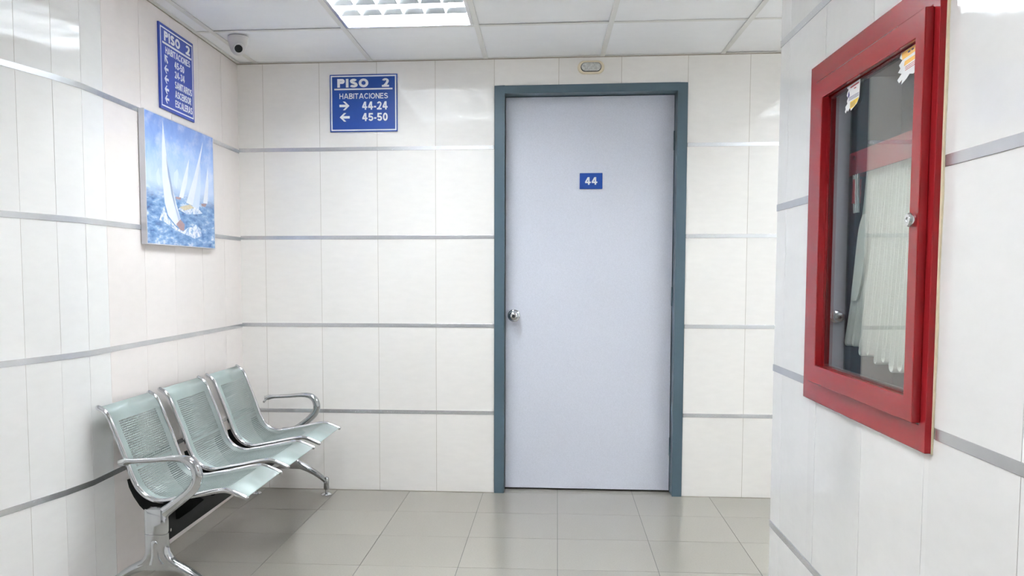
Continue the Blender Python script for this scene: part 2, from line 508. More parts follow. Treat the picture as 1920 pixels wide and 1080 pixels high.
# the rest of the shell, out of the picture, that keeps the light in
mb = MB(); mb.box(-2.0, XR, -1.72, -1.60, -0.02, H + 0.1)
M['dim'] = mat('painted_wall', (0.6, 0.61, 0.62, 1), 0.6, var=0.05)
tag(mb.build('wall_front', M['dim']), kind='structure')
mb = MB(); mb.box(3.02, 3.14, YC, D + 0.1, -0.02, H + 0.1); mb.box(XR + 0.30, 3.14, YC - 0.12, YC, -0.02, H + 0.1)
tag(mb.build('wall_corridor', M['plaster']), kind='structure')

# floor of 40 cm porcelain tiles, laid a touch askew to the walls
mb = MB()
sk = 0.0146
fr = random.Random(3)
for i in range(-3, 12):
    for j in range(-2, 16):
        x0 = -1.1258 + 0.4 * i; y1 = 4.5769 - 0.4 * j + 0.4
        a, b, c, d = x0 + 0.0011, x0 + 0.4 - 0.0011, y1 - 0.4 + 0.0011, y1 - 0.0011
        if d > D + 0.55 or d < -1.7: continue
        t = [fr.uniform(-0.0003, 0.0) for _ in range(4)]
        q = [(u + sk * (v - 4.5), v + sk * u) for u, v in ((a, c), (b, c), (b, d), (a, d))]
        mb.add([(p[0], p[1], h) for p, h in zip(q, t)] + [(p[0], p[1], -0.006) for p in q],
               [(0, 1, 2, 3), (0, 1, 5, 4), (1, 2, 6, 5), (2, 3, 7, 6), (3, 0, 4, 7)], 0)
mb.box(-2.1, 3.2, -1.75, D + 0.5, -0.05, -0.0018, 1)
tag(mb.build('floor', [M['floor'], M['floor_grout']], weld=False), 'grey porcelain tiled floor', kind='structure')

# ceiling: lay-in panels on a grid
GX = [-1.545, -0.922, -0.312, 0.292, 0.902, 1.512, 2.122, 2.732]
GY = [3.965, 2.735, 1.505, 0.275, -0.955]
xs = [-1.95] + GX + [3.14]; ys = [D + 0.03] + GY + [-1.72]
LIGHTS = [(1, 1), (1, 3), (5, 1)]
mb = MB()
cr = random.Random(11)
for i in range(len(xs) - 1):
    for j in range(len(ys) - 1):
        if (i - 1, j) in LIGHTS: continue
        x0, x1, y0, y1 = xs[i] + 0.004, xs[i + 1] - 0.004, ys[j + 1] + 0.004, ys[j] - 0.004
        if x0 < -1.7 : x0 = -1.85
        z = [H + 0.003 + cr.uniform(0, 0.004) for _ in range(4)]
        mb.add([(x0, y0, z[0]), (x1, y0, z[1]), (x1, y1, z[2]), (x0, y1, z[3])] + [(x0, y0, H + .03), (x1, y0, H + .03), (x1, y1, H + .03), (x0, y1, H + .03)],
               [(0, 1, 2, 3), (4, 5, 6, 7), (0, 1, 5, 4), (1, 2, 6, 5), (2, 3, 7, 6), (3, 0, 4, 7)], 0)
mb.box(-2.1, 3.2, -1.75, D + 0.16, H + 0.16, H + 0.2, 1)
ceiling = tag(mb.build('ceiling', [M['ceil'], M['void']], weld=False), 'white lay-in panel ceiling', kind='structure')
mb = MB()
for x in GX:
    mb.box(x - 0.012, x + 0.012, -1.6, D, H - 0.001, H + 0.0015); mb.box(x - 0.002, x + 0.002, -1.6, D, H + 0.0015, H + 0.035)
for y in GY:
    for a, b in zip(xs[:-1], xs[1:]):
        mb.box(max(a + 0.012, -1.80), b - 0.012, y - 0.012, y + 0.012, H - 0.0004, H + 0.0015)
mb.box(-1.66, 3.0, D - 0.016, D, H, H + 0.0015)
for (ya, xa), (yb, xb) in zip(LP[:-1], LP[1:]):
    mb.prism([(xa, ya), (xa + 0.018, ya), (xb + 0.018, yb), (xb, yb)], lambda u, v, w: (u, v, w), H, H + 0.0015)
mb.build('ceiling_grid', M['grid'], ceiling, weld=False)

# metal strips between the tile courses
n = 0
for z in ZS:
    for x0, x1 in ((-1.644, -0.2675), (0.7315, 3.0)):
        n += 1
        mb = MB(); mb.box(x0, x1, D - 0.0018, D + 0.0010, z - SH, z + SH)
        tag(mb.build('trim_%d' % n, M['strip'], bevel=0.0006), 'brushed metal strip between wall tiles', kind='structure')
for z in ZL:
    n += 1
    mb = MB()
    o = [(x, y) for y, x in LP]
    off = []
    for k in range(len(LP)):
        a = Vector(o[max(k - 1, 0)]); b = Vector(o[min(k + 1, len(o) - 1)]); t = (b - a).normalized()
        off.append(Vector((-t.y, t.x)))
    for k in range(len(o) - 1):
        p0, p1 = Vector(o[k]), Vector(o[k + 1])
        vs = []
        for p, q in ((p0, off[k]), (p1, off[k + 1])):
            for w in (-0.001, 0.0018):
                for zz in (z - SH, z + SH): r = p + q * w; vs.append((r.x, r.y, zz))
        mb.add(vs, [(2, 3, 7, 6), (0, 1, 5, 4), (0, 2, 6, 4), (1, 3, 7, 5)])
    tag(mb.build('trim_%d' % n, M['strip'], smooth=20), 'brushed metal strip between wall tiles', kind='structure')
for z in ZR:
    for y0, y1 in ([(-1.6, 1.535), (2.264, YC)] if CAB[2] < z < CAB[3] else [(-1.6, YC)]):
        n += 1
        mb = MB(); mb.box(XR - 0.0018, XR + 0.001, y0, y1, z - SH, z + SH)
        tag(mb.build('trim_%d' % n, M['strip'], bevel=0.0006), 'brushed metal strip between wall tiles', kind='structure')

# ------------------------------------------------------------------ the door
door = thing('door_1', (0.23, D, 0), 'grey laminate door in a slate blue steel frame', 'door')
door['kind'] = 'structure'
YD = D + 0.085
mb = MB()
fo, fi = (-0.2655, 0.7295, 0.0, 2.161), (-0.213, 0.679, 0.0, 2.120)
def f_door(u, v, w): return (u, D - w, v)
for u0, u1, v0, v1 in ((fo[0], fi[0], 0, fo[3]), (fi[1], fo[1], 0, fo[3]), (fi[0], fi[1], fi[3], fo[3])):
    mb.box(u0, u1, D - 0.008, D + 0.15, v0, v1)
mb.box(fi[0], fi[0] + 0.012, YD + 0.042, D + 0.15, 0, fi[3]); mb.box(fi[1] - 0.012, fi[1], YD + 0.042, D + 0.15, 0, fi[3]); mb.box(fi[0], fi[1], YD + 0.042, D + 0.15, fi[3] - 0.012, fi[3])
mb.build('door_frame', M['frame'], door, bevel=0.0015)
mb = MB(); mb.box(fi[0] + 0.003, fi[1] - 0.003, YD, YD + 0.04, 0.010, fi[3] - 0.003)
leaf = mb.build('door_leaf', M['leaf'], door, bevel=0.001)
mb = MB()
kc = (-0.164, YD, 0.955)
mb.lathe(kc, (0, -1, 0), [(0.0, 0.0), (0.033, 0.0), (0.034, 0.003), (0.030, 0.008), (0.014, 0.011), (0.012, 0.026), (0.020, 0.034), (0.026, 0.043), (0.027, 0.052), (0.023, 0.062), (0.012, 0.066), (0.0, 0.066)], 32)
knob = mb.build('door_knob', M['chrome'], door, smooth=50)
mb = MB(); mb.lathe((kc[0], YD - 0.0655, kc[2]), (0, -1, 0), [(0, 0), (0.0085, 0), (0.0085, 0.0022), (0.0, 0.0022)], 20)
mb.build('keyhole', M['rubber'], knob, smooth=40)
mb = MB()
for hz in (0.25, 1.06, 1.88):
    mb.tube([(fi[1] - 0.002, YD - 0.003, hz - 0.05), (fi[1] - 0.002, YD - 0.003, hz + 0.05)], 0.004)
mb.build('door_hinge', M['frame'], door, smooth=40)

num = thing('room_number_sign', (0.244, YD, 1.631), 'small blue plate reading 44 on the grey door', 'sign')
mb = MB(); mb.box(0.184, 0.304, YD - 0.006, YD - 0.0002, 1.631, 1.715)
mb.build('plate', M['blue'], num, bevel=0.002)
text_part('lettering', '44', (0.212, 0.277, 1.653, 1.693), lambda u, v, w: (u, YD - 0.0061 - w, v), M['white'], num, bold=0.19)

# ------------------------------------------------------------------ emergency lamp above the door
em = thing('emergency_light', (0.234, D, 2.245), 'small cream oval bulkhead lamp above the door frame', 'light')
def stadium(c, hw, hh, nn=14):
    p = []
    for k in range(nn + 1):
        a = -PI / 2 + PI * k / nn; p.append((c[0] + hw - hh + hh * math.cos(a), c[1] + hh * math.sin(a)))
    for k in range(nn + 1):
        a = PI / 2 + PI * k / nn; p.append((c[0] - hw + hh + hh * math.cos(a), c[1] + hh * math.sin(a)))
    return p
mb = MB(); mb.prism(stadium((0.234, 2.245), 0.069, 0.034), f_door, 0.0006, 0.016)
mb.build('base', M['cream'], em, bevel=0.005, smooth=40)
mb = MB(); mb.prism(stadium((0.234, 2.245), 0.053, 0.0235), f_door, 0.0162, 0.019)
mb.build('gasket', M['rubber'], em, smooth=40)
mb = MB(); mb.prism(stadium((0.234, 2.245), 0.050, 0.0215), f_door, 0.0192, 0.031)
mb.build('lens_cover', M['diff'], em, bevel=0.006, smooth=40)

# ------------------------------------------------------------------ signs
def arrow(c, s, ang):
    """block arrow pointing along ang, size s"""
    p = [(0.5, 0), (0.06, 0.42), (-0.16, 0.42), (0.14, 0.12), (-0.5, 0.12), (-0.5, -0.12), (0.14, -0.12), (-0.16, -0.42), (0.06, -0.42)]
    ca, sa = math.cos(ang), math.sin(ang)
    return [(c[0] + s * (x * ca - y * sa), c[1] + s * (x * sa + y * ca)) for x, y in p]


def sign(root, W, Hh, fn, blue, rows, arrows, inset, line):
    mb = MB(); mb.prism([(0, 0), (W, 0), (W, Hh), (0, Hh)], fn, 0.0006, 0.008)
    mb.build('board', [blue], root)
    top = lambda u, v, w: fn(u, v, 0.0081 + w)
    mb = MB(); mb.ring(top, (inset, W - inset, inset, Hh - inset), (inset + line, W - inset - line, inset + line, Hh - inset - line), 0, 0.0008)
    mb.build('border', M['white'], root)
    for name, s, b, bold in rows:
        bx = (b[0] * W, b[1] * W, (1 - b[3]) * Hh, (1 - b[2]) * Hh)
        if s is None:
            mb = MB(); mb.prism([(bx[0], bx[2]), (bx[1], bx[2]), (bx[1], bx[3]), (bx[0], bx[3])], top, 0, 0.0008)
            mb.build(name, M['white'], root)
        else:
            text_part(name, s, bx, top, M['white'], root, bold, 0.0008)
    for x, y, sz, an in arrows:
        mb = MB(); mb.prism(arrow((x * W, (1 - y) * Hh), sz, an), top, 0, 0.0008)
        mb.build('arrow', M['white'], root)


sg = thing('directory_sign', (-0.96, D, 1.934), 'blue floor sign on the back wall with two arrows, beside the door', 'sign')
sign(sg, 0.3615, 0.299, lambda u, v, w: (-1.1405 + u, D - w, 1.934 + v), M['blue'],
     [('lettering', 'PISO', (.112, .574, .075, .225), .27), ('lettering', '2', (.772, .880, .075, .225), .23), ('rule', None, (.066, .930, .243, .270), 0),
      ('lettering', 'HABITACIONES', (.142, .862, .330, .425), .165), ('lettering', '44-24', (.478, .856, .475, .618), .20), ('lettering', '45-50', (.478, .856, .675, .815), .20)],
     [(.215, .545, .054, 0.0), (.217, .745, .054, PI)], 0.0055, 0.0066)

tl = Vector((-0.017, 1.0, 0)).normalized(); nl = Vector((tl.y, -tl.x, 0))
def on_left(y0, z0):
    o = Vector((xl(y0), y0, z0))
    return lambda u, v, w: o + tl * u + nl * w + Vector((0, 0, v))
sl = thing('directory_sign', (xl(3.75), 3.75, 1.884), 'tall blue floor sign above the sailing picture on the left wall, five arrows', 'sign')
rows = [('lettering', 'PISO', (.137, .59, .070, .185), .25), ('lettering', '2', (.76, .89, .070, .185), .22), ('rule', None, (.085, .93, .203, .226), 0),
        ('lettering', 'HABITACIONES', (.165, .89, .250, .330), .20)]
for s, y, x1 in (('45-50', .405, .70), ('24-34', .520, .71), ('SANITARIOS', .643, .925), ('ASCENSOR', .757, .90), ('ESCALERAS', .872, .93)):
    rows.append(('lettering', s, (.415, x1, y - .043, y + .043), .20))
sign(sl, 0.369, 0.358, on_left(3.566, 1.884), M['blue2'], rows,
     [(.18, .392, .044, 3 * PI / 4), (.18, .515, .042, PI), (.18, .634, .042, PI), (.18, .755, .042, PI), (.18, .868, .042, PI)], 0.012, 0.0055)

# ------------------------------------------------------------------ sailing picture
PY, PZ, PW, PH = 3.362, 1.303, 0.752, 0.541
fp = on_left(PY, PZ)
pic = thing('framed_picture', (xl(3.74), 3.74, PZ), 'framed painting of sailing yachts on blue sea, hung under the tall sign', 'picture')
mb = MB(); mb.ring(fp, (0, PW, 0, PH), (0.004, PW - 0.004, 0.004, PH - 0.004), 0.003, 0.027)
mb.build('picture_frame', M['silver'], pic)
mb = MB(); mb.prism([(0.004, 0.004), (PW - 0.004, 0.004), (PW - 0.004, PH - 0.004), (0.004, PH - 0.004)], fp, 0.003, 0.006)
mb.build('backing', M['black'], pic)


def paint_material():
    m = bpy.data.materials.new('painted_sea_and_sky'); m.use_nodes = True
    nt = m.node_tree; N = nt.nodes; L = nt.links; b = N['Principled BSDF']
    b.inputs['Roughness'].default_value = 0.22
    tc = N.new('ShaderNodeTexCoord'); sp = N.new('ShaderNodeSeparateXYZ'); L.new(tc.outputs['Object'], sp.inputs[0])
    def noise(scale, vec, detail=6):
        mp = N.new('ShaderNodeMapping'); mp.inputs['Scale'].default_value = vec; L.new(tc.outputs['Object'], mp.inputs[0])
        z = N.new('ShaderNodeTexNoise'); z.inputs['Scale'].default_value = scale; z.inputs['Detail'].default_value = detail; z.inputs['Roughness'].default_value = 0.65
        L.new(mp.outputs[0], z.inputs[0]); return z.outputs['Fac']
    def ramp(fac, stops):
        r = N.new('ShaderNodeValToRGB'); L.new(fac, r.inputs[0])
        e = r.color_ramp.elements
        e[0].position, e[0].color = stops[0][0], s2l(stops[0][1]); e[1].position, e[1].color = stops[-1][0], s2l(stops[-1][1])
        for p, c in stops[1:-1]: x = e.new(p); x.color = s2l(c)
        return r.outputs[0]
    def mixc(f, a, c):
        x = N.new('ShaderNodeMix'); x.data_type = 'RGBA'; L.new(f, x.inputs[0]); L.new(a, x.inputs[6]); L.new(c, x.inputs[7]); return x.outputs[2]
    def math2(op, a, v, c=None):
        x = N.new('ShaderNodeMath'); x.operation = op; L.new(a, x.inputs[0])
        if isinstance(v, float): x.inputs[1].default_value = v
        else: L.new(v, x.inputs[1])
        if c is not None: x.inputs[2].default_value = c
        return x.outputs[0]
    n1 = noise(7, (1, 1.2, 1.0))
    sky_h = math2('MULTIPLY_ADD', n1, 0.30, -0.15)
    hz = math2('ADD', sp.outputs[2], sky_h)
    hz = math2('DIVIDE', hz, 0.541)
    sky = ramp(hz, [(0.32, (198, 212, 236)), (0.52, (186, 206, 240)), (0.74, (150, 180, 232)), (1.0, (112, 142, 206))])
    cl = ramp(noise(5.5, (1, 1.0, 1.5)), [(0.50, (0, 0, 0)), (0.74, (255, 255, 255))])
    clw = N.new('ShaderNodeMath'); clw.operation = 'MULTIPLY'; L.new(cl, clw.inputs[0]); clw.inputs[1].default_value = 0.55
    wc = N.new('ShaderNodeRGB'); wc.outputs[0].default_value = s2l((232, 236, 246))
    sky = mixc(clw.outputs[0], sky, wc.outputs[0])
    sea = ramp(noise(13, (1, 1.0, 3.6), 9), [(0.30, (44, 74, 120)), (0.43, (84, 124, 176)), (0.56, (126, 164, 208)), (0.70, (216, 228, 240))])
    f = math2('MULTIPLY_ADD', math2('SUBTRACT', sp.outputs[2], 0.225), -14.0, 0.5)
    cp = N.new('ShaderNodeClamp'); L.new(f, cp.inputs[0])
    L.new(mixc(cp.outputs[0], sky, sea), b.inputs['Base Color'])
    return m


SHAPES = [('e', 3, [(0.167, 0.594), (0.136, 0.545), (0.14, 0.479), (0.172, 0.455), (0.185, 0.518)]),
          ('f', 3, [(0.422, 0.622), (0.37, 0.579), (0.366, 0.498), (0.406, 0.456), (0.422, 0.517), (0.437, 0.589)]),
          ('d', 1, [(0.901, 0.72), (0.845, 0.523), (0.809, 0.393), (0.881, 0.394), (0.905, 0.556)]),
          ('dh', 4, [(0.774, 0.383), (0.869, 0.393), (0.845, 0.362), (0.786, 0.363)]),
          ('c', 1, [(0.601, 0.74), (0.509, 0.564), (0.437, 0.396), (0.499, 0.397), (0.562, 0.536)]),
          ('ch', 4, [(0.386, 0.396), (0.467, 0.399), (0.457, 0.38), (0.396, 0.379)]),
          ('b2', 3, [(0.774, 0.726), (0.683, 0.478), (0.627, 0.326), (0.74, 0.33), (0.774, 0.514)]),
          ('b', 1, [(0.828, 0.929), (0.683, 0.625), (0.541, 0.365), (0.638, 0.351), (0.717, 0.556)]),
          ('bs', 6, [(0.42, 0.300), (0.50, 0.345), (0.60, 0.350), (0.72, 0.335), (0.80, 0.300), (0.70, 0.285), (0.55, 0.270)]),
          ('bh', 5, [(0.437, 0.319), (0.594, 0.357), (0.663, 0.335), (0.509, 0.297)]),
          ('spray', 6, [(0.158, 0.191), (0.194, 0.25), (0.222, 0.298), (0.269, 0.223), (0.386, 0.151), (0.488, 0.123), (0.562, 0.164), (0.638, 0.169), (0.683, 0.196), (0.751, 0.164), (0.774, 0.104), (0.66, 0.073), (0.573, 0.092), (0.488, 0.105), (0.347, 0.137), (0.231, 0.18)]),
          ('sail', 1, [(0.235, 0.97), (0.217, 0.782), (0.209, 0.533), (0.235, 0.333), (0.279, 0.235), (0.386, 0.163), (0.451, 0.221), (0.386, 0.361), (0.311, 0.548), (0.265, 0.757)]),
          ('jib', 2, [(0.269, 0.701), (0.288, 0.544), (0.366, 0.347), (0.447, 0.226), (0.422, 0.201), (0.327, 0.412)]),
          ('hull', 4, [(0.386, 0.175), (0.447, 0.22), (0.509, 0.184), (0.499, 0.13), (0.447, 0.132)])]
pm = [paint_material(), mat('painted_sail_white', s2l((226, 233, 244)), 0.25, var=0.10, scale=25), mat('painted_sail_grey', s2l((176, 192, 220)), 0.25, var=0.12, scale=25),
      mat('painted_sail_pale_blue', s2l((200, 216, 240)), 0.25, var=0.10, scale=25), mat('painted_hull_rose', s2l((158, 130, 136)), 0.25, var=0.4, scale=60), mat('painted_hull_ochre', s2l((196, 186, 160)), 0.25, var=0.35, scale=60)]
sp = mat('painted_spray', (0.8, 0.85, 0.92, 1), 0.25)
nt = sp.node_tree
rp = nt.nodes.new('ShaderNodeValToRGB'); nz = [q for q in nt.nodes if q.type == 'TEX_NOISE'][0]; nz.inputs['Scale'].default_value = 38; nz.inputs['Roughness'].default_value = 0.75
rp.color_ramp.elements[0].position = 0.40; rp.color_ramp.elements[0].color = s2l((126, 162, 206))
rp.color_ramp.elements[1].position = 0.56; rp.color_ramp.elements[1].color = s2l((232, 238, 246))
nt.links.new(nz.outputs['Fac'], rp.inputs[0]); nt.links.new(rp.outputs[0], nt.nodes['Principled BSDF'].inputs['Base Color'])
pm.append(sp)
mb = MB()
mb.prism([(0.004, 0.004), (PW - 0.004, 0.004), (PW - 0.004, PH - 0.004), (0.004, PH - 0.004)], fp, 0.0065, 0.0262, 0)
for k, (_, mi, poly) in enumerate(SHAPES):
    mb.face([fp(u * PW, v * PH, 0.02625 + 0.00004 * k) for u, v in poly], mi)
mb.build('painting', pm, pic, weld=False)

# ------------------------------------------------------------------ dome camera on the ceiling
cc = Vector((-1.452, 4.045, H))
dc = thing('security_camera', cc, 'white dome security camera on the ceiling near the corner', 'security camera')
mb = MB(); mb.lathe(cc, (0, 0, -1), [(0, 0.0016), (0.046, 0.0016), (0.047, 0.010), (0.046, 0.014), (0, 0.014)], 32)
mb.build('mounting_ring', M['cam'], dc, smooth=40)
mb = MB(); mb.lathe(cc, (0, 0, -1), [(0, 0.0142), (0.0455, 0.0142), (0.0435, 0.035), (0.0385, 0.055), (0.031, 0.071), (0.020, 0.083), (0.009, 0.088), (0, 0.089)], 40)
mb.build('dome', M['cam'], dc, smooth=60)
ld = Vector((0.25, -0.78, -0.45)).normalized()
lc = Vector((-1.438, 4.012, 2.240))
mb = MB(); mb.lathe(lc, ld, [(0, -0.012), (0.0245, -0.012), (0.0245, 0.010), (0.0225, 0.0125), (0.0185, 0.0125), (0.0185, 0.008), (0, 0.008)], 32)
eye = mb.build('lens_housing', M['cam'], dc, smooth=40)
mb = MB(); mb.lathe(lc, ld, [(0, 0.0082), (0.0183, 0.0082), (0.0183, 0.0105), (0.010, 0.0112), (0.0095, 0.0092), (0.006, 0.0092), (0.004, 0.0102), (0, 0.0102)], 32)
mb.build('lens', M['lens'], eye, smooth=30)

# ------------------------------------------------------------------ recessed fluorescent fittings
def fitting(ix, iy, label, lamp='tube'):
    x0, x1, y0, y1 = GX[ix] + 0.0125, GX[ix + 1] - 0.0125, GY[iy] + 0.0125, GY[iy - 1] - 0.0125
    c = ((x0 + x1) / 2, (y0 + y1) / 2, H)
    t = thing('ceiling_light', c, label, 'ceiling light')
    mb = MB()
    fn = lambda u, v, w: (u, v, H + w)
    mb.ring(fn, (x0, x1, y0, y1), (x0 + 0.014, x1 - 0.014, y0 + 0.014, y1 - 0.014), -0.002, 0.006)
    mb.build('trim_frame', M['strip'], t)
    mb = MB()
    mb.ring(fn, (x0 + 0.002, x1 - 0.002, y0 + 0.002, y1 - 0.002), (x0 + 0.010, x1 - 0.010, y0 + 0.010, y1 - 0.010), 0.0065, 0.125)
    mb.box(x0 + 0.002, x1 - 0.002, y0 + 0.002, y1 - 0.002, H + 0.125, H + 0.13)
    mb.build('housing', M['reflector'], t)
    mb = MB()
    a0, a1, b0, b1 = x0 + 0.016, x1 - 0.016, y0 + 0.016, y1 - 0.016
    NX, NY = 6, 8
    for k in range(1, NX):
        x = a0 + (a1 - a0) * k / NX
        mb.prism([(x - 0.0015, 0.002), (x + 0.0015, 0.002), (x + 0.008, 0.040), (x - 0.008, 0.040)], lambda u, v, w: (u, w, H + v), b0, b1, 1)
    for k in range(1, NY):
        y = b0 + (b1 - b0) * k / NY
        for q in range(NX):
            xa, xb = a0 + (a1 - a0) * q / NX, a0 + (a1 - a0) * (q + 1) / NX
            mb.prism([(y - 0.0015, 0.006), (y + 0.0015, 0.006), (y + 0.010, 0.029), (y - 0.010, 0.029)], lambda u, v, w: (w, u, H + v), xa + 0.002, xb - 0.002)
    mb.build('louver', [M['louver'], M['reflector']], t, weld=False)
    for k in range(4):
        x = a0 + (a1 - a0) * (k + 0.5) / 4
        mb = MB(); mb.tube([(x, b0 + 0.004, H + 0.050), (x, b1 - 0.004, H + 0.050)], 0.013, 12)
        mb.build('fluorescent_tube', M[lamp], t, smooth=40)
    return t


fitting(1, 1, 'lit square-louvered fluorescent fitting in the ceiling near the back wall')
fitting(1, 3, 'added fill light: unseen fluorescent fitting in the ceiling behind the camera', 'tube_fill')  # added out of frame to fill the room with light
fitting(5, 1, 'added fill light: unseen fluorescent fitting in the corridor ceiling round the corner')  # added unseen to brighten the right end of the back wall

# ------------------------------------------------------------------ three-seat waiting bench
YN, YF = 2.865, 4.445
bench = thing('waiting_bench', (-1.34, 3.65, 0), 'three-seat perforated steel waiting bench along the left wall', 'bench')
PROF = [(-1.584, 0.706), (-1.556, 0.687), (-1.537, 0.651), (-1.518, 0.601), (-1.496, 0.546), (-1.478, 0.495), (-1.464, 0.455), (-1.443, 0.415), (-1.410, 0.386), (-1.364, 0.373),
        (-1.310, 0.381), (-1.235, 0.396), (-1.155, 0.413), (-1.116, 0.415), (-1.077, 0.402), (-1.048, 0.390)]
prof = smooth_path(PROF, 6)
YS = [2.915, 3.408, 3.901]
seats = []
for k, ya in enumerate(YS):
    mb = MB()
    yb = ya + SEAT_W
    vv = 0.0
    th = 0.0016
    nrm = []
    for i in range(len(prof)):
        a, b = prof[max(i - 1, 0)], prof[min(i + 1, len(prof) - 1)]
        t = Vector((b[0] - a[0], b[1] - a[1])).normalized(); nrm.append(Vector((-t.y, t.x)))
    for i in range(len(prof) - 1):
        (xa, za), (xb, zb) = prof[i], prof[i + 1]
        l = math.hypot(xb - xa, zb - za)
        mb.face([(xa, ya, za), (xa, yb, za), (xb, yb, zb), (xb, ya, zb)], 0, [(0, vv), (SEAT_W, vv), (SEAT_W, vv + l), (0, vv + l)])
        vv += l
    s = mb.build('seat', M['perf'], bench, smooth=60)
    sol = s.modifiers.new('sheet', 'SOLIDIFY'); sol.thickness = 0.0016; sol.offset = 0
    for y in (ya, yb):
        mb = MB(); mb.tube([(x, y, z) for x, z in prof], 0.0092, 20, side=(0, 1, 0))
        mb.lathe((prof[0][0], y, prof[0][1]), (-0.6, 0, 0.5), [(0.0088, -0.002), (0.0082, 0.004), (0.005, 0.008), (0, 0.009)], 20)
        mb.lathe((prof[-1][0], y, prof[-1][1]), (0.8, 0, -0.4), [(0.0088, -0.002), (0.0082, 0.004), (0.005, 0.008), (0, 0.009)], 20)
        mb.build('edge_tube', M['chrome'], s, smooth=60)
    # black crescent brackets carrying the shell
    out = [(-1.500, 0.440), (-1.494, 0.412), (-1.478, 0.378), (-1.456, 0.345), (-1.425, 0.315), (-1.39, 0.298), (-1.36, 0.292), (-1.31, 0.30), (-1.26, 0.335), (-1.215, 0.372)]
    inn = [(-1.235, 0.386), (-1.31, 0.371), (-1.364, 0.3625), (-1.412, 0.376), (-1.450, 0.408), (-1.473, 0.450)]
    for y in (ya + 0.030, yb - 0.036):
        mb = MB(); mb.prism(out + inn, lambda u, v, w: (u, w, v), y, y + 0.006)
        mb.build('seat_bracket', M['black'], bench)

mb = MB(); mb.box(-1.378, -1.322, YN, YF, 0.245, 0.295)
mb.box(-1.327, -1.322, YN, YF, 0.245, 0.352)
mb.build('beam', M['black'], bench, bevel=0.003)
for y in (YN + 0.03, YF - 0.03):
    mb = MB(); mb.lathe((-1.322, y, 0.275), (1, 0, 0), [(0, 0), (0.006, 0), (0.006, 0.004), (0, 0.004)], 8)
    mb.build('bolt', M['chrome'], bench)

ARM = [(-1.486, 0.519), (-1.465, 0.523), (-1.442, 0.526), (-1.398, 0.529), (-1.354, 0.532), (-1.305, 0.537), (-1.262, 0.538), (-1.230, 0.529), (-1.210, 0.506), (-1.204, 0.473), (-1.218, 0.438), (-1.252, 0.404), (-1.300, 0.366), (-1.332, 0.340), (-1.346, 0.305)]
RAD = [(0.0115, 0.012), (0.0135, 0.014), (0.010, 0.012), (0.0092, 0.012), (0.0095, 0.0125), (0.0105, 0.0135), (0.0135, 0.016), (0.0165, 0.018), (0.0185, 0.0195), (0.0190, 0.020), (0.0185, 0.020), (0.0180, 0.020), (0.0185, 0.021), (0.022, 0.021), (0.024, 0.020)]
AR = smooth_path([a + r for a, r in zip(ARM, RAD)], 5)


def rrect(hx, hy, r, nn=5):
    p = []
    for cx, cy, a0 in ((hx - r, hy - r, 0), (-hx + r, hy - r, PI / 2), (-hx + r, -hy + r, PI), (hx - r, -hy + r, 3 * PI / 2)):
        for k in range(nn + 1):
            a = a0 + PI / 2 * k / nn; p.append((cx + r * math.cos(a), cy + r * math.sin(a)))
    return p


